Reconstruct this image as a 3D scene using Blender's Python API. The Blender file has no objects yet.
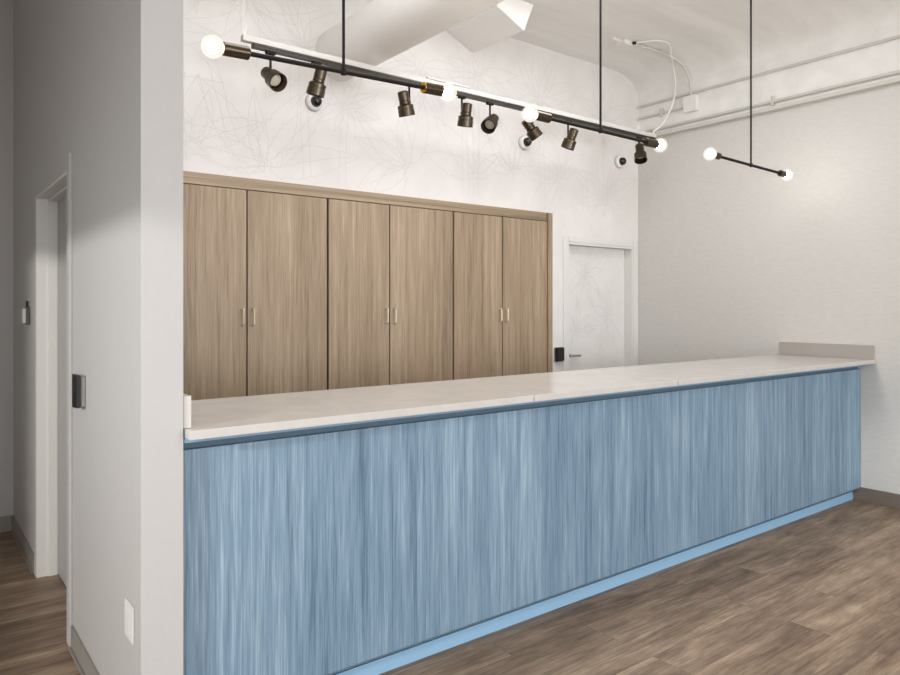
import bpy, bmesh, math, random
from mathutils import Vector, Matrix, Quaternion

random.seed(7)
scene = bpy.context.scene
col = scene.collection
V = Vector

# ------------------------------------------------------------------ sizes of the place (metres)
YB = 4.33        # back wall face
XR = 5.636       # right wall face
CEIL = 3.654
HX0, HX1 = 0.571, 0.696   # hallway partition: left face, right face
PY = 2.262       # front face of the partition's end
YP = 2.3135      # counter front panel face
YH = 5.33        # hallway end wall

# ------------------------------------------------------------------ materials
def new_mat(name):
    m = bpy.data.materials.new(name); m.use_nodes = True
    nt = m.node_tree
    return m, nt, nt.nodes["Principled BSDF"]

def lin(r, g, b):
    f = lambda c: ((c/255)/12.92 if c/255 <= .04045 else ((c/255+.055)/1.055)**2.4)
    return (f(r), f(g), f(b), 1)

def plain(name, rgb, rough=.5, metal=0., bump=0., bscale=200):
    m, nt, p = new_mat(name)
    p.inputs['Base Color'].default_value = lin(*rgb)
    p.inputs['Roughness'].default_value = rough
    p.inputs['Metallic'].default_value = metal
    # faint, fine surface variation so that nothing reads as flat paint
    tc = nt.nodes.new('ShaderNodeTexCoord'); n = nt.nodes.new('ShaderNodeTexNoise')
    n.inputs['Scale'].default_value = bscale; n.inputs['Detail'].default_value = 3
    nt.links.new(tc.outputs['Object'], n.inputs['Vector'])
    b = nt.nodes.new('ShaderNodeBump'); b.inputs['Strength'].default_value = max(bump, .02)
    b.inputs['Distance'].default_value = .002
    nt.links.new(n.outputs['Fac'], b.inputs['Height']); nt.links.new(b.outputs['Normal'], p.inputs['Normal'])
    return m

def ramp(nt, stops):
    r = nt.nodes.new('ShaderNodeValToRGB')
    e = r.color_ramp.elements
    while len(e) > 1: e.remove(e[-1])
    e[0].position, e[0].color = stops[0][0], lin(*stops[0][1])
    for pos, c in stops[1:]:
        k = e.new(pos); k.color = lin(*c)
    return r

def noise(nt, vec, sc, detail=4, rough=.55, loc=(0,0,0)):
    mp = nt.nodes.new('ShaderNodeMapping'); mp.inputs['Scale'].default_value = sc
    mp.inputs['Location'].default_value = loc
    nt.links.new(vec, mp.inputs['Vector'])
    n = nt.nodes.new('ShaderNodeTexNoise'); n.inputs['Scale'].default_value = 1
    n.inputs['Detail'].default_value = detail; n.inputs['Roughness'].default_value = rough
    nt.links.new(mp.outputs['Vector'], n.inputs['Vector'])
    return n.outputs['Fac']

def math_node(nt, op, a, b):
    n = nt.nodes.new('ShaderNodeMath'); n.operation = op
    for i, v in enumerate((a, b)):
        if isinstance(v, (int, float)): n.inputs[i].default_value = v
        else: nt.links.new(v, n.inputs[i])
    return n.outputs[0]

def grain(name, stops, s_broad, s_mid, s_fine, w=(.5, .3, .2), rough=.45, per_object=True):
    """streaky laminate grain: three stretched noises added up"""
    m, nt, p = new_mat(name)
    tc = nt.nodes.new('ShaderNodeTexCoord')
    vec = tc.outputs['Object']
    if per_object:
        oi = nt.nodes.new('ShaderNodeObjectInfo')
        ad = nt.nodes.new('ShaderNodeVectorMath'); ad.operation = 'ADD'
        ml = nt.nodes.new('ShaderNodeVectorMath'); ml.operation = 'SCALE'
        cb = nt.nodes.new('ShaderNodeCombineXYZ')
        for k in range(3): nt.links.new(oi.outputs['Random'], cb.inputs[k])
        nt.links.new(cb.outputs[0], ml.inputs[0]); ml.inputs['Scale'].default_value = 13
        nt.links.new(vec, ad.inputs[0]); nt.links.new(ml.outputs[0], ad.inputs[1]); vec = ad.outputs[0]
    a = math_node(nt, 'MULTIPLY', noise(nt, vec, s_broad, 3), w[0])
    b = math_node(nt, 'MULTIPLY', noise(nt, vec, s_mid, 4, .6, (3, 1, 2)), w[1])
    c = math_node(nt, 'MULTIPLY', noise(nt, vec, s_fine, 3, .6, (7, 5, 1)), w[2])
    t = math_node(nt, 'ADD', math_node(nt, 'ADD', a, b), c)
    r = ramp(nt, stops)
    nt.links.new(t, r.inputs['Fac']); nt.links.new(r.outputs['Color'], p.inputs['Base Color'])
    p.inputs['Roughness'].default_value = rough
    bu = nt.nodes.new('ShaderNodeBump'); bu.inputs['Strength'].default_value = .08; bu.inputs['Distance'].default_value = .002
    nt.links.new(c, bu.inputs['Height']); nt.links.new(bu.outputs['Normal'], p.inputs['Normal'])
    return m

M = {}
M['blue'] = grain('blue_laminate', [(.36, (74, 99, 120)), (.45, (102, 128, 149)), (.53, (120, 145, 165)), (.64, (154, 175, 190))],
                  (6, 6, .4), (38, 38, 1.0), (190, 190, 4.5), (.22, .38, .40), .5)
M['blue_plain'] = plain('blue_trim_laminate', (142, 180, 210), .4)
M['blue_edge'] = plain('blue_edge_band', (120, 155, 182), .4)
M['gap'] = plain('blue_reveal_shade', (84, 106, 122), .7)  # blue darkened to paint the shade in the counter's recesses
WOODC = [(.35, (108, 90, 71)), (.45, (142, 122, 99)), (.54, (160, 139, 115)), (.65, (184, 165, 142))]
M['oak'] = grain('taupe_oak_upright', WOODC, (6, 6, .4), (36, 36, .9), (190, 190, 4.5), (.32, .36, .32), .5)
M['oak_flat'] = grain('taupe_oak_lengthwise', WOODC, (.3, 6, 9), (.6, 26, 40), (1.8, 150, 160), (.36, .34, .30), .5)
M['cab_in'] = plain('cabinet_shadow_gap', (40, 30, 22), .8)
M['brass'] = plain('champagne_pull', (228, 217, 196), .35, .5)
M['quartz'] = None
M['bronze'] = plain('dark_bronze_metal', (78, 68, 56), .28, .85)
M['black'] = plain('black_metal', (30, 25, 22), .65, 0.)
M['black'].node_tree.nodes['Principled BSDF'].inputs['Specular IOR Level'].default_value = .2
M['blackp'] = plain('black_plastic', (20, 19, 19), .6)
M['greyp'] = plain('grey_plastic', (150, 147, 144), .5)
M['goldring'] = plain('brass_ring', (214, 160, 50), .25, .9)
M['white_metal'] = plain('white_painted_metal', (234, 232, 228), .5)
M['white_plastic'] = plain('white_plastic', (226, 224, 222), .4)
M['white_paint'] = plain('white_gloss_paint', (222, 219, 215), .4)
M['duct'] = plain('painted_duct', (243, 241, 238), .6, 0, .12, 18)
M['chrome'] = plain('satin_chrome', (170, 165, 158), .25, .95)
M['rubber'] = plain('grey_brown_rubber', (112, 101, 92), .6)
M['rubber_hall'] = plain('grey_rubber', (146, 141, 134), .55)
M['lens'] = plain('lamp_face', (226, 216, 200), .3)
M['dome'] = plain('smoked_dome', (30, 27, 26), .08)
M['seam_tone'] = plain('seam_grey', (150, 145, 138), .7)  # grey for seams, not used by any part
M['trim'] = plain('painted_trim', (208, 204, 198), .55)
M['channel'] = plain('white_channel', (198, 195, 191), .55)
M['line'] = plain('wallpaper_line', (212, 208, 206), .7)
M['backs'] = plain('quartz_splash_shaded', (170, 164, 158), .35)  # quartz darkened to paint shade on the splash facing sideways

def mottled(name, c1, c2, sc, rough=.6, bump=.05, detail=5, lo=.35, hi=.65):
    m, nt, p = new_mat(name)
    tc = nt.nodes.new('ShaderNodeTexCoord')
    n = noise(nt, tc.outputs['Object'], sc, detail, .6)
    r = ramp(nt, [(lo, c1), (hi, c2)])
    nt.links.new(n, r.inputs['Fac']); nt.links.new(r.outputs['Color'], p.inputs['Base Color'])
    p.inputs['Roughness'].default_value = rough
    bu = nt.nodes.new('ShaderNodeBump'); bu.inputs['Strength'].default_value = bump; bu.inputs['Distance'].default_value = .003
    nt.links.new(n, bu.inputs['Height']); nt.links.new(bu.outputs['Normal'], p.inputs['Normal'])
    return m
M['quartz'] = mottled('pale_quartz', (192, 188, 184), (198, 194, 190), (9, 9, 9), .2, .0)
M['wall_white'] = mottled('white_wallpaper', (222, 218, 215), (228, 224, 221), (5, 5, 5), .6, .02)
M['wall_linen'] = mottled('grey_linen_wallcovering', (205, 202, 198), (212, 209, 205), (6, 16, 120), .6, .02)
M['wall_grey'] = mottled('hall_wall_paint', (189, 186, 183), (192, 189, 186), (60, 60, 60), .5, .02)
M['wall_pier'] = mottled('hall_paint_darkened', (183, 181, 179), (185, 183, 181), (60, 60, 60), .55, .02)  # hall paint darkened to offset the strong light on the wall end

# ceiling: painted boards running along the room, with a faint mottling
def ceiling_mat():
    m, nt, p = new_mat('painted_board_ceiling')
    tc = nt.nodes.new('ShaderNodeTexCoord')
    n = noise(nt, tc.outputs['Object'], (1.2, 9, 9), 5, .6)
    n2 = noise(nt, tc.outputs['Object'], (.35, 5.2, 5.2), 1, .5, (2, 0, 0))
    t = math_node(nt, 'ADD', math_node(nt, 'MULTIPLY', n, .5), math_node(nt, 'MULTIPLY', n2, .5))
    r = ramp(nt, [(.34, (230, 229, 226)), (.66, (243, 242, 239))])
    nt.links.new(t, r.inputs['Fac']); nt.links.new(r.outputs['Color'], p.inputs['Base Color'])
    p.inputs['Roughness'].default_value = .65
    bu = nt.nodes.new('ShaderNodeBump'); bu.inputs['Strength'].default_value = .25; bu.inputs['Distance'].default_value = .006
    nt.links.new(t, bu.inputs['Height']); nt.links.new(bu.outputs['Normal'], p.inputs['Normal'])
    return m
M['ceiling'] = ceiling_mat()

def floor_mat():
    m, nt, p = new_mat('wood_plank_floor')
    tc = nt.nodes.new('ShaderNodeTexCoord'); vec = tc.outputs['Object']
    br = nt.nodes.new('ShaderNodeTexBrick')
    br.offset = .37; br.offset_frequency = 2; br.squash = 1
    br.inputs['Scale'].default_value = 1
    br.inputs['Brick Width'].default_value = 1.22; br.inputs['Row Height'].default_value = .18
    br.inputs['Mortar Size'].default_value = .0012; br.inputs['Mortar Smooth'].default_value = .2
    br.inputs['Color1'].default_value = (0, 0, 0, 1); br.inputs['Color2'].default_value = (1, 1, 1, 1)
    br.inputs['Mortar'].default_value = (.5, .5, .5, 1)
    nt.links.new(vec, br.inputs['Vector'])
    # each plank samples the grain at its own offset
    sh = nt.nodes.new('ShaderNodeVectorMath'); sh.operation = 'SCALE'; sh.inputs['Scale'].default_value = 9
    nt.links.new(br.outputs['Color'], sh.inputs[0])
    ad = nt.nodes.new('ShaderNodeVectorMath'); ad.operation = 'ADD'
    nt.links.new(vec, ad.inputs[0]); nt.links.new(sh.outputs[0], ad.inputs[1])
    g1 = noise(nt, ad.outputs[0], (1.1, 9, 3), 5, .6)
    g2 = noise(nt, ad.outputs[0], (4.5, 85, 3), 6, .7)
    g3 = noise(nt, ad.outputs[0], (5, 14, 5), 3, .6, (4, 2, 0))
    t = math_node(nt, 'ADD', math_node(nt, 'MULTIPLY', g1, .42), math_node(nt, 'MULTIPLY', g2, .35))
    t = math_node(nt, 'ADD', t, math_node(nt, 'MULTIPLY', g3, .23))
    bw = nt.nodes.new('ShaderNodeRGBToBW'); nt.links.new(br.outputs['Color'], bw.inputs[0])
    t = math_node(nt, 'ADD', t, math_node(nt, 'MULTIPLY', math_node(nt, 'SUBTRACT', bw.outputs[0], .5), .05))
    r = ramp(nt, [(.36, (84, 66, 51)), (.45, (118, 97, 78)), (.53, (143, 121, 100)), (.63, (176, 154, 130))])
    nt.links.new(t, r.inputs['Fac'])
    kn = noise(nt, ad.outputs[0], (2.6, 26, 4), 6, .7, (9, 3, 1))
    kr = nt.nodes.new('ShaderNodeMapRange'); kr.inputs[1].default_value = .58; kr.inputs[2].default_value = .74
    nt.links.new(kn, kr.inputs[0])
    mk = nt.nodes.new('ShaderNodeMix'); mk.data_type = 'RGBA'
    nt.links.new(math_node(nt, 'MULTIPLY', kr.outputs[0], .6), mk.inputs[0])
    nt.links.new(r.outputs['Color'], mk.inputs[6]); mk.inputs[7].default_value = lin(74, 56, 43)
    mx = nt.nodes.new('ShaderNodeMix'); mx.data_type = 'RGBA'
    nt.links.new(math_node(nt, 'MULTIPLY', br.outputs['Fac'], .35), mx.inputs[0])
    nt.links.new(mk.outputs[2], mx.inputs[6]); mx.inputs[7].default_value = lin(60, 46, 36)
    nt.links.new(mx.outputs[2], p.inputs['Base Color'])
    p.inputs['Roughness'].default_value = .5
    bu = nt.nodes.new('ShaderNodeBump'); bu.inputs['Strength'].default_value = .12; bu.inputs['Distance'].default_value = .002
    nt.links.new(g2, bu.inputs['Height']); nt.links.new(bu.outputs['Normal'], p.inputs['Normal'])
    return m
M['floor'] = floor_mat()

def bulb_mats():
    m = bpy.data.materials.new('glowing_bulb_core'); m.use_nodes = True
    nt = m.node_tree; nt.nodes.clear()
    o = nt.nodes.new('ShaderNodeOutputMaterial'); e = nt.nodes.new('ShaderNodeEmission')
    e.inputs['Color'].default_value = (1, .96, .90, 1); e.inputs['Strength'].default_value = BULB
    nt.links.new(e.outputs[0], o.inputs[0])
    g = bpy.data.materials.new('lit_globe_glass'); g.use_nodes = True
    nt = g.node_tree; nt.nodes.clear()
    o = nt.nodes.new('ShaderNodeOutputMaterial'); e = nt.nodes.new('ShaderNodeEmission')
    e.inputs['Color'].default_value = (1, .93, .82, 1); e.inputs['Strength'].default_value = 1.1
    t = nt.nodes.new('ShaderNodeBsdfTransparent'); mx = nt.nodes.new('ShaderNodeMixShader')
    lw = nt.nodes.new('ShaderNodeLayerWeight'); lw.inputs['Blend'].default_value = .35
    mr = nt.nodes.new('ShaderNodeMapRange'); mr.inputs[3].default_value = .5; mr.inputs[4].default_value = .75
    nt.links.new(lw.outputs['Facing'], mr.inputs[0])
    nt.links.new(mr.outputs[0], mx.inputs[0]); nt.links.new(t.outputs[0], mx.inputs[1]); nt.links.new(e.outputs[0], mx.inputs[2])
    nt.links.new(mx.outputs[0], o.inputs[0])
    return m, g
BULB = 170
M['core'], M['globe'] = bulb_mats()

# ------------------------------------------------------------------ mesh helpers
def BM(): return bmesh.new()

def box(bm, a, b, bevel=0):
    x0, y0, z0 = (min(a[i], b[i]) for i in range(3)); x1, y1, z1 = (max(a[i], b[i]) for i in range(3))
    r = bmesh.ops.create_cube(bm, size=1)
    for v in r['verts']:
        v.co = V((x0+(v.co.x+.5)*(x1-x0), y0+(v.co.y+.5)*(y1-y0), z0+(v.co.z+.5)*(z1-z0)))
    if bevel:
        es = list({e for v in r['verts'] for e in v.link_edges})
        bmesh.ops.bevel(bm, geom=es, offset=bevel, segments=2, affect='EDGES', clamp_overlap=True)
    return bm

def frame_of(d):
    d = V(d).normalized()
    return d.to_track_quat('Z', 'Y').to_matrix()

def lathe(bm, origin, axis, prof, seg=24, close=True):
    """surface of revolution: prof = [(distance along the axis, radius), ...]"""
    R = frame_of(axis); o = V(origin); rings = []
    for t, r in prof:
        if r < 1e-6: rings.append([bm.verts.new(o + R @ V((0, 0, t)))])
        else: rings.append([bm.verts.new(o + R @ V((r*math.cos(2*math.pi*k/seg), r*math.sin(2*math.pi*k/seg), t))) for k in range(seg)])
    for A, B in zip(rings, rings[1:]):
        for k in range(seg):
            q = (k+1) % seg
            if len(A) == 1 and len(B) == 1: continue
            if len(A) == 1: f = (A[0], B[q], B[k])
            elif len(B) == 1: f = (A[k], A[q], B[0])
            else: f = (A[k], A[q], B[q], B[k])
            bm.faces.new(f)
    if close:
        if len(rings[0]) > 2: bm.faces.new(list(reversed(rings[0])))
        if len(rings[-1]) > 2: bm.faces.new(rings[-1])
    return bm

def cyl(bm, a, b, r, seg=20):
    a, b = V(a), V(b)
    return lathe(bm, a, b-a, [(0, r), ((b-a).length, r)], seg)

def tube(bm, pts, r, seg=10):
    pts = [V(p) for p in pts]; rings = []
    n = None
    for i, p in enumerate(pts):
        d = (pts[min(i+1, len(pts)-1)] - pts[max(i-1, 0)]).normalized()
        if n is None: n = d.orthogonal().normalized()
        n = (n - d*n.dot(d)).normalized(); b = d.cross(n)
        rings.append([bm.verts.new(p + n*r*math.cos(2*math.pi*k/seg) + b*r*math.sin(2*math.pi*k/seg)) for k in range(seg)])
    for A, B in zip(rings, rings[1:]):
        for k in range(seg):
            q = (k+1) % seg; bm.faces.new((A[k], A[q], B[q], B[k]))
    bm.faces.new(list(reversed(rings[0]))); bm.faces.new(rings[-1])
    return bm

def smooth_path(pts, n=8):
    pts = [V(p) for p in pts]; out = []
    P = [pts[0]*2-pts[1]] + pts + [pts[-1]*2-pts[-2]]
    for i in range(1, len(P)-2):
        for k in range(n):
            t = k/n; a, b, c, d = P[i-1], P[i], P[i+1], P[i+2]
            out.append(.5*((2*b)+(c-a)*t+(2*a-5*b+4*c-d)*t*t+(3*b-a-3*c+d)*t**3))
    return out + [pts[-1]]

def sphere(bm, c, r, seg=24, rings=16):
    bmesh.ops.create_uvsphere(bm, u_segments=seg, v_segments=rings, radius=r, matrix=Matrix.Translation(V(c)))
    return bm

def obj(name, bm, mat, parent=None, smooth=True):
    """link the shape (world coordinates) as one mesh object"""
    me = bpy.data.meshes.new(name)
    bmesh.ops.recalc_face_normals(bm, faces=bm.faces)
    bm.to_mesh(me); bm.free()
    o = bpy.data.objects.new(name, me); col.objects.link(o)
    for m in (mat if isinstance(mat, (list, tuple)) else [mat]): me.materials.append(m)
    if smooth:
        for p in me.polygons: p.use_smooth = True
        try: me.set_sharp_from_angle(angle=math.radians(32))
        except Exception: pass
    if parent is not None:
        o.parent = parent
        off = V((0, 0, 0)); q = parent
        while q is not None: off += q.location; q = q.parent
        if parent.type == 'MESH':
            off = V((0, 0, 0)); q = parent.parent
            while q is not None: off += q.location; q = q.parent
        me.transform(Matrix.Translation(-off))
    return o

def tag(o, label, cat, group=None):
    o['label'] = label; o['category'] = cat
    if group: o['group'] = group
    return o

def thing(name, label, cat, loc, group=None):
    o = bpy.data.objects.new(name, None); o.location = loc; o.empty_display_size = .05
    col.objects.link(o)
    return tag(o, label, cat, group)

def struct(name, bm, mat, parent=None, smooth=False):
    o = obj(name, bm, mat, parent, smooth)
    if parent is None: o['kind'] = 'structure'
    return o

# ------------------------------------------------------------------ the setting
struct('floor', box(BM(), (-3.5, -7, -.08), (8, 5.5, 0)), M['floor'])

# ceiling with the quarter-round cove that runs into the right wall
bm = BM()
prof = [(-3.5, CEIL), (5.25, CEIL)]
for k in range(1, 9):
    a = k/8*math.pi/2
    prof.append((5.25+.386*math.sin(a), CEIL-.20*(1-math.cos(a))))
prof.append((XR, 3.40)); prof += [(XR+.10, 3.40), (XR+.10, CEIL+.12), (-3.5, CEIL+.12)]
A = [bm.verts.new((x, -6.5, z)) for x, z in prof]; B = [bm.verts.new((x, 5.5, z)) for x, z in prof]
for k in range(len(prof)):
    q = (k+1) % len(prof); bm.faces.new((A[k], A[q], B[q], B[k]))
bm.faces.new(A); bm.faces.new(list(reversed(B)))
c = struct('ceiling', bm, M['ceiling'], smooth=True)

# right wall, and the set-back painted band above the trim rail
struct('wall_right', box(BM(), (XR, -6.5, 0), (XR+.12, YB, 3.03)), M['wall_linen'])
bm = BM(); box(bm, (XR, -6.5, 3.03), (XR+.12, YB, 3.40))
struct('wall_right_upper', bm, M['ceiling'])
bm = BM(); box(bm, (XR-.055, -6.5, 3.031), (XR, YB, 3.060), .004)
struct('trim_1', bm, M['trim'])
struct('trim_2', box(BM(), (XR-.003, -6.5, 3.452), (XR-.0002, YB, 3.474), .001), M['ceiling'])
bm = BM(); box(bm, (XR-.012, -6.5, 0), (XR, 2.36, .10), .004); box(bm, (XR-.022, -6.5, 0), (XR-.012, 2.36, .014), .003)
struct('baseboard_right', bm, M['rubber'])

# ---- back wall with wallpaper drawing (one mesh, two materials)
CX0, CX1, CZ = 1.10, 4.437, 2.2445      # cabinet recess
DX0, DX1, DZ = 4.650, 5.560, 2.012      # door opening
bm = BM()
for a, b in (((HX1, CZ), (XR, CEIL)), ((HX1, 0), (CX0, CZ)), ((CX1, 0), (DX0, CZ)), ((DX0, DZ), (DX1, CZ)), ((DX1, 0), (XR, CZ))):
    box(bm, (a[0], YB, a[1]), (b[0], YB+.12, b[1]))

LAYER = 0
def strip(bm, pts, w, y, mi=1):
    """a thin printed line on the wall through (x, z) points"""
    global LAYER
    LAYER += 1
    y -= LAYER*2.5e-6
    for k, ((x0, z0), (x1, z1)) in enumerate(zip(pts, pts[1:])):
        yy = y - (k % 2)*1.2e-6
        d = V((x1-x0, z1-z0)); l = d.length
        if l < 1e-5: continue
        n = V((-d.y, d.x))/l*w/2; d = d/l*w*.3
        f = bm.faces.new([bm.verts.new((x, yy, z)) for x, z in ((x0-d.x+n.x, z0-d.y+n.y), (x0-d.x-n.x, z0-d.y-n.y), (x1+d.x-n.x, z1+d.y-n.y), (x1+d.x+n.x, z1+d.y+n.y))])
        f.material_index = mi

rw = random.Random(21)
def leaf(cx, cz, ang, L, W, rnd):
    """serrated lance-shaped leaf outline with a midrib"""
    c, s = math.cos(ang), math.sin(ang); bend = rnd.uniform(-.18, .18)
    def P(t, o):
        u = t*L; v = o + bend*L*t*t
        return (cx+c*u-s*v, cz+s*u+c*v)
    out = []
    N = 11
    for side in (1, -1):
        pts = [P(.06, 0)]
        for k in range(1, N):
            t = .06+.94*k/N
            w = W*math.sin(math.pi*t**.8)*.5
            j = rnd.uniform(-.012, .012)
            pts.append(P(t-.022+j, side*w*rnd.uniform(1.0, 1.12))); pts.append(P(t+.006+j, side*w*rnd.uniform(.86, .98)))
        pts.append(P(1, 0)); out.append(pts)
    if rnd.random() < .6: out.append([P(.16, 0), P(.4, 0), P(.7, 0), P(.92, 0)])
    return out

LINES = []
bursts = [  # x, z, number of leaves, leaf length, first angle, sweep (deg)
    (1.40, 2.42, 7, .46, -20, 200), (1.84, 2.30, 8, .62, 8, 165), (2.12, 3.16, 13, .40, 0, 360), (2.42, 2.82, 10, .26, 0, 360),
    (3.05, 3.22, 11, .42, 150, 230), (3.62, 3.26, 12, .36, 0, 360), (4.30, 3.20, 13, .50, 0, 360), (2.95, 2.46, 7, .55, 60, 180),
    (3.60, 2.46, 6, .48, 20, 150), (4.55, 2.55, 9, .46, 30, 240), (5.18, 2.45, 9, .44, 0, 300), (5.12, 3.18, 10, .36, 0, 360),
    (1.72, 3.42, 9, .44, 180, 200), (.98, 3.0, 8, .50, -60, 200), (1.05, 2.55, 6, .40, -40, 160), (4.0, 2.55, 6, .42, 40, 140),
    (1.30, 3.62, 7, .5, 180, 180)]
for cx, cz, n, L, a0, sw in bursts:
    n = max(5, round(n*.8))
    for k in range(n):
        a = math.radians(a0 + sw*(k+.5)/n + rw.uniform(-6, 6))
        l = L*rw.uniform(.75, 1.25)
        LINES += leaf(cx, cz, a, l, l*rw.uniform(.24, .40), rw)
    for k in range(5):
        a = rw.uniform(0, 6.28); r = L*.12
        LINES.append([(cx, cz), (cx+r*math.cos(a), cz+r*math.sin(a))])
for (x0, z0, x1, z1) in ((1.32, 3.65, 1.31, 3.30), (1.50, 2.95, 1.62, 2.50), (1.30, 2.95, 1.32, 2.30), (3.50, 3.4, 3.49, 2.30), (3.60, 3.3, 3.60, 2.3),
                         (4.32, 3.2, 4.34, 2.28), (2.42, 2.8, 2.40, 2.28), (5.14, 3.2, 5.16, 2.1), (2.10, 3.1, 2.14, 2.3), (4.86, 2.6, 4.90, 2.1)):
    dx, dz = x1-x0, z1-z0; l = math.hypot(dx, dz); nx, nz = -dz/l*.028, dx/l*.028
    for s in (-1, 1):
        LINES.append([(x0+dx*k/8+s*nx+rw.uniform(-.006, .006), z0+dz*k/8+s*nz) for k in range(9)])
def inside(p): return HX1+.01 < p[0] < XR-.01 and CZ+.01 < p[1] < CEIL-.01 and not (p[0] > 5.25 and p[1] > 3.44)
def door_side(p): return CX1+.01 < p[0] < DX0-.08 and .9 < p[1] <= CZ+.01
for L in LINES:
    run = []
    for p in L + [None]:
        if p is not None and (inside(p) or door_side(p)): run.append(p)
        else:
            if len(run) > 1: strip(bm, run, .0036, YB-.0006)
            run = []
struct('wall_back', bm, [M['wall_white'], M['line']])

# ---- hallway partition wall with its lit end, the doorway in it, the far hall wall and an unseen wall added beside the photographer to cut the side light
DY0, DY1, HZ = 3.405, 4.325, 2.02
bm = BM()
box(bm, (HX0, PY, 0), (HX1, DY0, CEIL)); box(bm, (HX0, DY1, 0), (HX1, YH, CEIL)); box(bm, (HX0, DY0, HZ), (HX1, DY1, CEIL))
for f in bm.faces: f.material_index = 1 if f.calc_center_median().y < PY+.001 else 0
struct('wall_partition', bm, [M['wall_grey'], M['wall_pier']])
struct('wall_far', box(BM(), (-1.3, YH, 0), (HX1, YH+.1, CEIL)), M['wall_grey'])
bm = BM()
for a, b in (((-.2, 0), (.35, CEIL)), ((.35, 2.12), (2.95, CEIL)), ((.35, 0), (2.95, .92)), ((2.95, 0), (YH, CEIL))):
    box(bm, (-1.3, a[0], a[1]), (-1.2, b[0], b[1]))
struct('wall_left_occluder', bm, M['wall_grey'])
bm = BM()
box(bm, (HX0-.008, PY+.01, 0), (HX0, DY0-.072, .10), .003); box(bm, (HX0-.008, DY1+.072, 0), (HX0, YH, .10), .003)
box(bm, (HX0-.018, PY+.01, 0), (HX0-.0082, DY0-.072, .012), .003); box(bm, (HX0-.018, DY1+.072, 0), (HX0-.0082, YH-.02, .012), .003)
struct('baseboard_left', bm, M['rubber_hall'])
struct('baseboard_far', box(BM(), (-1.2, YH-.008, 0), (HX0-.009, YH, .10), .003), M['rubber_hall'])

# hallway door (recessed leaf behind a projecting casing)
d1 = bpy.data.objects.new('door_1', None); d1.location = (HX0, DY0, 0); d1['kind'] = 'structure'; col.objects.link(d1)
bm = BM(); CP = .012
box(bm, (HX0-CP, DY0-.065, 0), (HX0, DY0, HZ+.065), .003); box(bm, (HX0-.006, DY1, 0), (HX0, DY1+.065, HZ+.065), .002)
box(bm, (HX0-.006, DY0, HZ), (HX0, DY1, HZ+.065), .002)
obj('casing', bm, M['wall_grey'], d1)
bm = BM(); box(bm, (HX0-.004, DY0, 0), (HX1, DY0+.012, HZ)); box(bm, (HX0-.004, DY1-.012, 0), (HX1, DY1, HZ)); box(bm, (HX0-.004, DY0+.012, HZ-.012), (HX1, DY1-.012, HZ))
box(bm, (.622, DY1-.024, 0), (.664, DY1-.0122, HZ-.0125)); box(bm, (.622, DY0+.0122, HZ-.024), (.664, DY1-.0245, HZ-.0125))
obj('jamb', bm, M['white_paint'], d1, False)
obj('door_leaf', box(BM(), (.666, DY0+.014, .006), (.690, DY1-.014, HZ-.014), .002), plain('hall_door_paint', (172, 170, 168), .45), d1)

# back-wall door, papered like the wall
d2 = bpy.data.objects.new('door_2', None); d2.location = (DX0, YB, 0); d2['kind'] = 'structure'; col.objects.link(d2)
bm = BM(); DP = .085
box(bm, (DX0, YB, 0), (DX0+.02, YB+.12, DZ)); box(bm, (DX1-.02, YB, 0), (DX1, YB+.12, DZ)); box(bm, (DX0+.02, YB, DZ-.02), (DX1-.02, YB+.12, DZ))
obj('jamb', bm, M['white_paint'], d2, False)
bm = BM()
box(bm, (DX0-.06, YB-.008, 0), (DX0, YB, DZ+.05), .002); box(bm, (DX1, YB-.008, 0), (DX1+.06, YB, DZ+.05), .002); box(bm, (DX0, YB-.008, DZ), (DX1, YB, DZ+.05), .002)
obj('casing', bm, M['white_paint'], d2)
bm = BM(); box(bm, (DX0+.022, YB+DP, .006), (DX1-.022, YB+DP+.03, DZ-.022))
for cx, cz, n, L, a0, sw in ((4.95, 1.75, 10, .32, 0, 360), (5.3, 1.35, 9, .34, 0, 360), (4.85, 1.2, 7, .3, 0, 300)):
    for k in range(n):
        for ln in leaf(cx, cz, math.radians(a0+sw*k/n), L*rw.uniform(.7, 1.1), .08, rw):
            ok = [p for p in ln if DX0+.03 < p[0] < DX1-.03 and .9 < p[1] < DZ-.03]
            if len(ok) == len(ln): strip(bm, ln, .004, YB+DP-.0006)
leafo = obj('door_leaf', bm, [M['wall_white'], M['line']], d2, False)
bm = BM()
ly = YB+DP
lathe(bm, (4.735, ly, 1.0), (0, -1, 0), [(0, .026), (.008, .026), (.010, .012), (.045, .011)], 18)
tube(bm, smooth_path([(4.735, ly-.042, 1.0), (4.76, ly-.05, 1.0), (4.80, ly-.05, .999), (4.86, ly-.046, .996)], 5), .010)
obj('door_handle', bm, M['chrome'], d2)

# ------------------------------------------------------------------ wall cabinets
YC = 4.30
s0 = thing('cabinet_surround', 'taupe oak top rail and right end stile framing the six cabinet doors', 'cabinet trim', (CX0, YC, 0))
obj('top_rail', box(BM(), (CX0+.003, YC, 2.170), (CX1-.077, YC+.03, 2.241), .002), M['oak_flat'], s0)
obj('end_stile', box(BM(), (4.377, YC, 0), (CX1-.003, YC+.03, 2.241), .002), M['oak'], s0)

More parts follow.
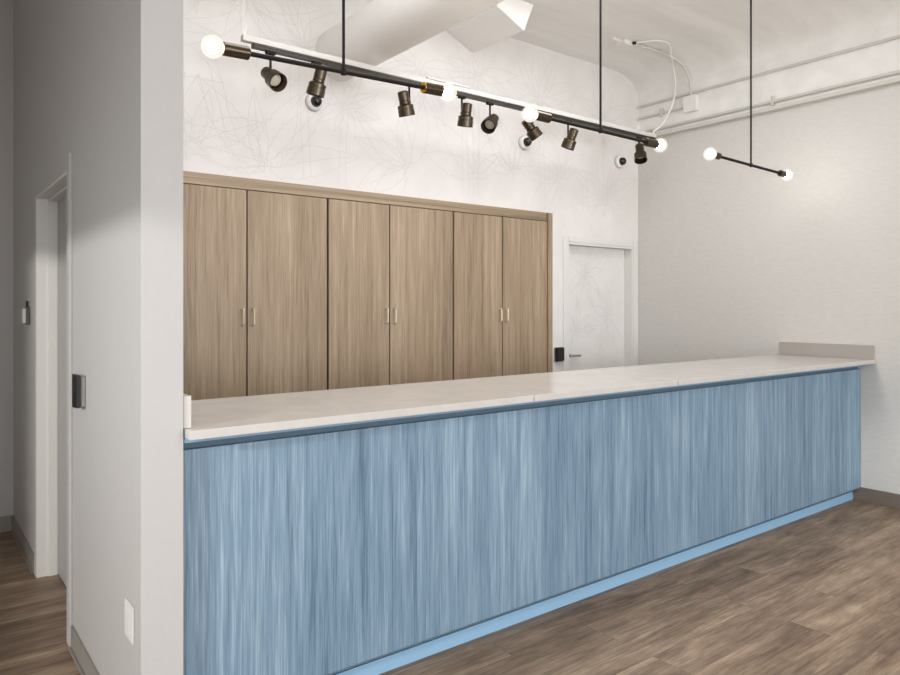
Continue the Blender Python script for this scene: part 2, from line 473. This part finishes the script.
obj('light_leak_block', box(BM(), (CX0+.003, YC+.031, 2.1665), (CX1-.003, YC+.50, 2.240)), M['cab_in'], s0, False)  # added dark block, stops light leaking in above the doors
def cabinet(x0, xm, x1, label, wide):
    t = thing('wall_cabinet', label, 'cabinet', ((x0+x1)/2, YC, 0), 'built-in cabinets along the back wall')
    bm = BM()
    a, b = x0+.002, x1-.002
    box(bm, (a, YC+.030, .0), (a+.018, YC+.50, 2.165)); box(bm, (b-.018, YC+.030, .0), (b, YC+.50, 2.165))
    box(bm, (a+.018, YC+.480, 0), (b-.018, YC+.50, 2.165)); box(bm, (a+.018, YC+.045, 2.147), (b-.018, YC+.48, 2.165)); box(bm, (a+.018, YC+.03, 0), (b-.018, YC+.48, .07))
    box(bm, (a+.018, YC+.030, 1.0), (b-.018, YC+.48, 1.018))
    obj('carcass', bm, M['cab_in'], t, False)
    g = .0045
    for l, r, side in ((x0+g, xm-g, -1), (xm+g, x1-(.007 if wide else g)-.001, 1)):
        d = obj('door', box(BM(), (l, YC+.004, .075), (r, YC+.024, 2.166), .0015), M['oak'], t)
        hx = xm+side*.034
        bm = BM(); r0 = .0045
        tube(bm, smooth_path([(hx, YC+.006, 1.318), (hx, YC-.02, 1.318), (hx, YC-.027, 1.326), (hx, YC-.027, 1.37), (hx, YC-.027, 1.414), (hx, YC-.02, 1.422), (hx, YC+.006, 1.422)], 4), r0, 8)
        obj('handle', bm, M['brass'], d)
cabinet(1.155, 1.716, 2.281, 'taupe oak double cabinet beside the white wall end, first from the partition', True)
cabinet(2.283, 2.776, 3.356, 'taupe oak double cabinet in the middle, between two other cabinet pairs', True)
cabinet(3.358, 3.858, 4.374, 'taupe oak double cabinet nearest the white door in the back wall', False)

# ------------------------------------------------------------------ reception counter
t = thing('reception_counter', 'long blue wood-grain reception counter on the plank floor below the pale countertop', 'counter', (3.2, YP, 0))
L0, L1 = HX1+.003, XR-.016
obj('front_panel', box(BM(), (L0, YP, .0996), (XR-.003, YP+.02, .975), .001), M['blue'], t)
bm = BM(); box(bm, (L0, YP+.05, 0), (XR-.0135, YP+.066, .059), .001)
obj('toe_kick', bm, M['blue_plain'], t)
obj('panel_shade_strip', box(BM(), (L0, YP+.0005, .0935), (XR-.003, YP+.019, .0992)), M['gap'], t)  # dark strip painted as the shadow line under the panel
bm = BM(); box(bm, (L0, YP+.022, .0), (XR-.024, YP+.03, 1.0)); 
bm.free(); bm = BM()
box(bm, (L0, YP+.075, .001), (XR-.026, YP+.09, .975)); box(bm, (L0, YP+.022, .975), (XR-.003, 2.90, 1.0055)); box(bm, (L0, YP+.021, .0996), (XR-.026, YP+.074, .115))
box(bm, (L0, 2.86, .0), (XR-.026, 2.875, .975))
obj('body', bm, M['gap'], t, False)
obj('sub_top_strip', box(BM(), (L0, PY+.003, 1.006), (XR-.003, 2.92, 1.0218), .001), M['blue_edge'], t)

t = thing('countertop', 'long pale quartz countertop resting on the blue counter', 'countertop', (3.2, 2.22, 1.022))
ZT0, ZT1, YF, YBK = 1.0225, 1.051, 2.215, 2.945
xs = [L0+.002, 2.17, 3.216, XR-.003]
for a, b in zip(xs, xs[1:]):
    obj('slab', box(BM(), (a+(.0018 if a != xs[0] else 0), YF, ZT0), (b-(.0018 if b != xs[-1] else 0), YBK, ZT1), .0015), M['quartz'], t)
obj('side_splash', box(BM(), (XR-.021, YF+.005, ZT1+.0005), (XR-.002, 2.92, ZT1+.102), .001), M['backs'], t)
obj('side_splash', box(BM(), (L0, PY+.006, ZT1+.0015), (L0+.024, 2.92, ZT1+.102), .001), M['quartz'], t)

# ------------------------------------------------------------------ pendants
YL, ZL = 2.65, 2.420
def pendant(xc, half, sock, r_s, zl, zr, label, gold=False):
    """zl, zr: how much the left and right bulb hang off level (each bar tips a little on its rod)"""
    P = lambda x: V((x, YL, ZL + zl + (zr-zl)*(x-xc+half)/(2*half)))
    ax = (P(xc+half)-P(xc-half)).normalized(); c = P(xc)
    t = thing('pendant_light', label, 'pendant light', (xc, YL, ZL), 'two-bulb bar pendants above the counter')
    obj('bar', cyl(BM(), P(xc-half+.10), P(xc+half-.10), .0095), M['black'], t)
    bm = BM(); cyl(bm, c+V((0, 0, .009)), (xc, YL, CEIL-.022), .0062, 14)
    lathe(bm, c-V((0, 0, .012)), (0, 0, 1), [(0, .0115), (.024, .0115)], 16)
    obj('rod', bm, M['black'], t)
    obj('ceiling_canopy', lathe(BM(), (xc, YL, CEIL-.024), (0, 0, 1), [(0, .05), (.004, .06), (.0235, .06)], 28), M['black'], t)
    for s in (-1, 1):
        b = c + ax*s*half; x2 = b - ax*s*(.036+sock)
        so = obj('socket', lathe(BM(), x2, ax*s, [(0, .010), (0, r_s-.004), (.004, r_s), (sock-.003, r_s), (sock, r_s-.003), (sock, r_s*.7)], 28), M['bronze'], t)
        if gold and s > 0: obj('end_ring', lathe(BM(), x2-ax*.0002, -ax, [(0, .012), (.002, .0125), (.002, r_s-.001), (0, r_s-.0005)], 28), M['goldring'], so)
        bl = obj('bulb', sphere(BM(), b, .0425, 28, 18), M['globe'], t)
        obj('glowing_core', sphere(BM(), b, .026, 24, 14), M['core'], bl)
pendant(1.478, .555, .105, .0255, -.013, .022, 'black bar pendant with a brass ring on one socket, closest to the white wall end', True)
pendant(3.115, .549, .105, .0250, .009, .000, 'black bar pendant with two globe bulbs, middle of the three')
pendant(4.702, .503, .070, .023, .018, -.006, 'black bar pendant hanging clear of the track, in front of the grey right wall')

# ------------------------------------------------------------------ track and its spotlights
YT, ZTR = 3.80, 2.874
t = thing('lighting_track', 'long dark track under a white channel, hung in front of the papered wall', 'lighting track', (3.3, YT, ZTR))
TX0, TX1 = 1.545, 5.165
bm = BM(); box(bm, (TX0, YT-.018, ZTR), (TX1, YT+.018, ZTR+.025), .002)
obj('track_rail', bm, plain('dark_track_metal', (66, 60, 54), .45, .5), t)
bm = BM(); box(bm, (TX0, YT-.0188, ZTR+.011), (TX1, YT-.0181, ZTR+.014)); 
obj('rail_groove', bm, M['black'], t, False)
obj('white_channel', box(BM(), (TX0-.06, YT-.020, ZTR+.0255), (TX1+.01, YT+.020, ZTR+.058), .002), M['channel'], t)
obj('splice_plate', box(BM(), (2.73, YT-.024, ZTR+.0585), (3.10, YT+.024, ZTR+.070), .002), M['channel'], t)
for x in (1.50, 4.955):
    bm = BM(); cyl(bm, (x, YT+.008, ZTR+.058), (x, YT+.008, CEIL), .0012, 8)
    tube(bm, smooth_path([(x-.018, YT, ZTR+.10), (x-.005, YT, ZTR+.062), (x+.004, YT, ZTR+.066), (x+.012, YT, ZTR+.115)], 4), .003, 6)
    obj('suspension_wire', bm, M['white_metal'], t)

R = V((math.cos(.6573), -math.sin(.6573), 0)); F = V((math.sin(.6573), math.cos(.6573), 0)); U = V((0, 0, 1))
def spot(x, d, side, stem, label):
    """track spotlight at x; d = direction its open front points, side = where the barrel sits beside the stem"""
    d = V(d).normalized()
    t = thing('track_spotlight', label, 'track spotlight', (x, YT, ZTR), 'dark spotlights on the lighting track')
    bm = BM(); box(bm, (x-.028, YT-.014, ZTR-.014), (x+.028, YT+.014, ZTR-.0005), .002)
    obj('track_adapter', bm, M['black'], t)
    p = V((x, YT, ZTR-stem))
    bm = BM(); cyl(bm, (x, YT, ZTR-.012), p, .007, 12); sphere(bm, p, .0115, 14, 8)
    piv = p + V(side)*.05
    cyl(bm, p, piv, .006, 10)
    obj('stem', bm, M['black'], t)
    o = piv - d*.058
    obj('rear_barrel', lathe(BM(), o, d, [(-.006, .020), (-.002, .031), (.004, .035), (.055, .035), (.057, .0325), (.060, .0325), (.062, .035), (.076, .035)], 28), M['bronze'], t)
    fb = obj('front_barrel', lathe(BM(), o+d*.0765, d, [(0, .032), (.006, .045), (.010, .051), (.030, .0515), (.031, .0495), (.034, .0495), (.035, .052), (.076, .0535), (.076, .0485), (.020, .042)], 32, False), M['bronze'], t)
    obj('lamp_face', lathe(BM(), o+d*.106, d, [(.0, .036), (.004, .036), (.010, .02), (.012, 0)], 24), M['lens'], fb)
def cdir(r, u, f): return R*r + U*u + F*f
spot(1.652, cdir(.60, -.56, -.57), cdir(.15, 0, -.5), .145, 'track spotlight nearest the white wall end, open front facing out to the right')
spot(1.936, cdir(-.27, -.96, .1), cdir(.45, 0, -.6), .108, 'track spotlight pointing almost straight down at a dome camera, second from the partition')
spot(2.600, cdir(.17, -.95, .25), cdir(-.60, 0, -.4), .115, 'track spotlight tilted down just before the ringed end of the first pendant bar')
spot(3.035, cdir(-.10, -.97, .2), cdir(.60, 0, -.4), .115, 'track spotlight pointing down just past the first pendant\'s far bulb')
spot(3.289, cdir(-.32, -.58, -.75), cdir(.25, 0, -.4), .135, 'track spotlight turned to the viewer with its pale lamp face showing, mid track')
spot(3.705, cdir(.58, -.78, .2), cdir(-.45, 0, -.4), .110, 'track spotlight tilted to the right under the second pendant\'s near bulb')
spot(4.087, cdir(-.34, -.92, .15), cdir(.50, 0, -.4), .125, 'track spotlight tilted to the left, between the second pendant\'s bulb and its hanging rod')
spot(4.960, cdir(-.02, -.92, -.40), cdir(.05, 0, -.4), .120, 'track spotlight by the wall corner, last on the track beside a bright bulb')

# ------------------------------------------------------------------ small things on the walls
def dome_cam(x, z, label):
    t = thing('dome_camera', label, 'security camera', (x, YB, z), 'dome cameras on the papered wall')
    obj('wall_mount', lathe(BM(), (x, YB-.0008, z), (0, -1, 0), [(0, .0585), (.006, .0585)], 32), M['greyp'], t)  # grey rim of the mount stands for the shadow gap round the housing
    obj('housing', lathe(BM(), (x, YB-.0008, z), (0, -1, 0), [(.0065, .0565), (.026, .055), (.035, .047), (.038, .037)], 32), M['white_plastic'], t)
    b = BM(); lathe(b, (x, YB-.037, z), (0, -1, 0), [(0, .038)]+[(.012+.034*math.sin(a), .036*math.cos(a)) for a in [k*math.pi/14 for k in range(7)]]+[(.046, 0)], 28)
    obj('dark_dome', b, M['dome'], t)
dome_cam(2.185, 2.802, 'white dome security camera below the second spotlight, closest to the partition')
dome_cam(4.118, 2.806, 'white dome security camera on the wall above the last cabinet doors')
dome_cam(5.345, 2.800, 'white dome security camera near the corner, above the white door')

t = thing('card_reader', 'black wall reader between the cabinets and the white back door', 'card reader', (4.525, YB, 1.025))
obj('mounting_plate', box(BM(), (4.478, YB-.012, .966), (4.572, YB-.0006, 1.084), .003), M['greyp'], t)
obj('cover', box(BM(), (4.476, YB-.042, .964), (4.574, YB-.0125, 1.086), .008), M['blackp'], t)

ry = 3.11
t = thing('card_reader', 'black reader with a grey back standing off the hallway side of the partition', 'card reader', (HX0, ry, 1.10))
obj('mounting_plate', box(BM(), (HX0-.020, ry-.045, 1.042), (HX0-.0006, ry+.045, 1.163), .003), M['greyp'], t)
bm = BM()
ring = [(-.0205, -.05), (-.0205, .05), (-.032, .046), (-.037, .02), (-.0375, 0), (-.037, -.02), (-.032, -.046)]
A = [bm.verts.new((HX0+x, ry+y, 1.040)) for x, y in ring]; B = [bm.verts.new((HX0+x, ry+y, 1.166)) for x, y in ring]
for k in range(len(ring)): bm.faces.new((A[k], A[(k+1) % 7], B[(k+1) % 7], B[k]))
bm.faces.new(A); bm.faces.new(list(reversed(B)))
obj('cover', bm, M['blackp'], t)

t = thing('outlet_plate', 'white wall plate low on the partition beside its bright end', 'outlet', (HX0, 2.395, .447))
obj('plate', box(BM(), (HX0-.006, 2.335, .388), (HX0-.0006, 2.435, .503), .002), M['white_plastic'], t)
obj('insert', box(BM(), (HX0-.009, 2.367, .408), (HX0-.0062, 2.403, .482), .001), M['white_plastic'], t)

dy = 4.62
t = thing('thermostat', 'small white control with a dark rim on the wall past the hall door', 'wall control', (HX0, dy, 1.38))
obj('wall_mount', box(BM(), (HX0-.020, dy-.05, 1.335), (HX0-.0006, dy+.05, 1.434), .004), plain('dark_rim', (92, 86, 80), .5), t)
obj('face', box(BM(), (HX0-.032, dy-.043, 1.342), (HX0-.0205, dy+.043, 1.427), .004), M['white_plastic'], t)
obj('stub', cyl(BM(), (HX0-.010, dy, 1.433), (HX0-.010, dy, 1.468), .006, 10), M['blackp'], t)

# ------------------------------------------------------------------ ducts, conduits, boxes
bm = BM(); DCX, DCZ, DR = 2.372, 3.158, .17
lathe(bm, (DCX, YB-.001, DCZ), (0, -1, 0), [(0, DR), (5.0, DR)], 56)
tag(obj('round_duct', bm, M['duct']), 'big round painted air duct running out of the papered wall above the track', 'air duct')

bm = BM()
poly = [(3.31, 3.548), (3.575, 3.436), (3.672, CEIL-.002), (3.355, CEIL-.002)]
A = [bm.verts.new((x, 3.75, z)) for x, z in poly]; B = [bm.verts.new((x, YB-.001, z)) for x, z in poly]
for k in range(4): bm.faces.new((A[k], A[(k+1) % 4], B[(k+1) % 4], B[k]))
bm.faces.new(A); bm.faces.new(list(reversed(B)))
bmesh.ops.bevel(bm, geom=bm.edges[:], offset=.004, segments=1, affect='EDGES')
tag(obj('duct_box', bm, M['duct']), 'tilted square duct box against the ceiling, to the right of the round duct', 'air duct')

def conduit(pts, r, label, straps=(), group='painted conduits on the upper right wall'):
    o = obj('conduit', tube(BM(), pts, r, 12), M['trim'])
    tag(o, label, 'conduit', group)
    for y, z in straps:
        bm = BM(); box(bm, (XR-.028, y-.012, z-.030), (XR-.0008, y+.012, z+.045), .002)
        obj('mounting_strap', bm, M['trim'], o)
conduit([(XR-.013, -1.2, 3.359), (XR-.013, YB-.001, 3.359)], .0125, 'straight painted conduit, highest of those along the right wall')
conduit([(XR-.015, -1.2, 3.108), (XR-.015, YB-.001, 3.108)], .0135, 'strapped painted conduit just above the wall trim ledge', [(2.98, 3.108)])
conduit([(XR-.013, 3.795, 3.245), (XR-.013, YB-.001, 3.245)], .011, 'short painted conduit from the wall junction box to the corner', [(4.05, 3.245)])
t = thing('junction_box', 'square white junction box high on the right wall', 'junction box', (XR, 3.727, 3.257))
obj('box_body', box(BM(), (XR-.05, 3.668, 3.190), (XR-.0008, 3.787, 3.325), .003), M['white_metal'], t)
obj('cover_plate', box(BM(), (XR-.055, 3.664, 3.186), (XR-.0502, 3.791, 3.329), .002), M['white_metal'], t)
# conduit from the ceiling box over the cove down to the wall junction box
pts = [(4.842, 3.785, CEIL-.013), (5.05, 3.765, CEIL-.013), (5.24, 3.757, CEIL-.018), (5.40, 3.752, CEIL-.035), (5.53, 3.752, 3.585), (5.59, 3.745, 3.51), (5.605, 3.735, 3.43), (5.606, 3.727, 3.329)]
conduit(smooth_path(pts, 5), .011, 'bent conduit from the ceiling box over the curve to the wall box')
t = thing('ceiling_box', 'small white open box with wires on the ceiling near the corner', 'junction box', (4.72, 3.80, CEIL))
obj('box_body', box(BM(), (4.73, 3.765, CEIL-.04), (4.84, 3.86, CEIL-.0008), .003), M['white_metal'], t)
bm = BM(); box(bm, (4.63, 3.80, CEIL-.018), (4.7295, 3.835, CEIL-.0008), .002)
obj('bracket', bm, M['white_metal'], t)
bm = BM(); lathe(bm, (4.825, 3.762, CEIL-.02), (.6, -.8, 0), [(0, .012), (.03, .012)], 12)
obj('cable_clamp', bm, M['black'], t)
cab = smooth_path([(4.842, 3.738, CEIL-.02), (4.95, 3.62, CEIL-.012), (5.08, 3.60, CEIL-.012), (5.24, 3.68, 3.60), (5.37, 3.75, 3.545), (5.445, 3.78, 3.43), (5.435, 3.785, 3.29), (5.365, 3.79, 3.15), (5.27, 3.795, 3.03), (5.175, 3.80, 2.965), (5.15, 3.80, ZTR+.064)], 7)
tag(obj('power_cable', tube(BM(), cab, .0075, 10), M['white_plastic']), 'white power cable looping from the ceiling down to the track end', 'cable')

# ------------------------------------------------------------------ light
w = bpy.data.worlds.new('World'); scene.world = w; w.use_nodes = True
bg = w.node_tree.nodes['Background']; bg.inputs[0].default_value = (.94, .972, 1, 1); bg.inputs[1].default_value = 2.4

def area(name, loc, target, sx, sy, power, colr=(1, .97, .93), spread=180):
    l = bpy.data.lights.new(name, 'AREA'); l.shape = 'RECTANGLE'; l.size = sx; l.size_y = sy; l.energy = power; l.color = colr
    l.spread = math.radians(spread)
    o = bpy.data.objects.new(name, l); o.location = loc
    o.rotation_euler = (V(target)-V(loc)).to_track_quat('-Z', 'Y').to_euler(); col.objects.link(o)
    return o
# side daylight, cut by the opening shaped in the unseen left wall
area('side_daylight', (-4.6, -.2, 2.85), (.5, 3.0, 1.2), .7, .16, 240, (1, .99, .97))
# added fill lights in a row above the counter, out of view
for x, pw in ((1.4, 16), (2.6, 18), (3.7, 26)):
    area('counter_fill_light', (x, 2.65, 3.62), (x, 2.65, 0), 1.0, .9, pw, (.97, .985, 1))
# added frontal fill for the counter front and walls, behind the photographer
area('lobby_fill_light', (3.4, -6.4, 1.7), (3.4, 0, 1.6), 5.0, 2.2, 265, (.96, .98, 1))

# ------------------------------------------------------------------ camera
cam = bpy.data.cameras.new('Camera'); co = bpy.data.objects.new('Camera', cam); col.objects.link(co)
co.location = (0, 0, 1.43); co.rotation_euler = (math.pi/2, 0, -.6573)
cam.sensor_width = 36; cam.sensor_fit = 'HORIZONTAL'; cam.lens = 711.23/900*36
cam.shift_y = -29.83/900; cam.clip_start = .02
scene.camera = co
scene.cycles.use_denoising = True
scene.cycles.max_bounces = 8; scene.cycles.diffuse_bounces = 5; scene.cycles.transparent_max_bounces = 12
scene.cycles.caustics_reflective = False; scene.cycles.caustics_refractive = False
vs = scene.view_settings
vs.view_transform = 'Standard'; vs.look = 'None'; vs.gamma = 1; vs.exposure = 0
vs.use_curve_mapping = False
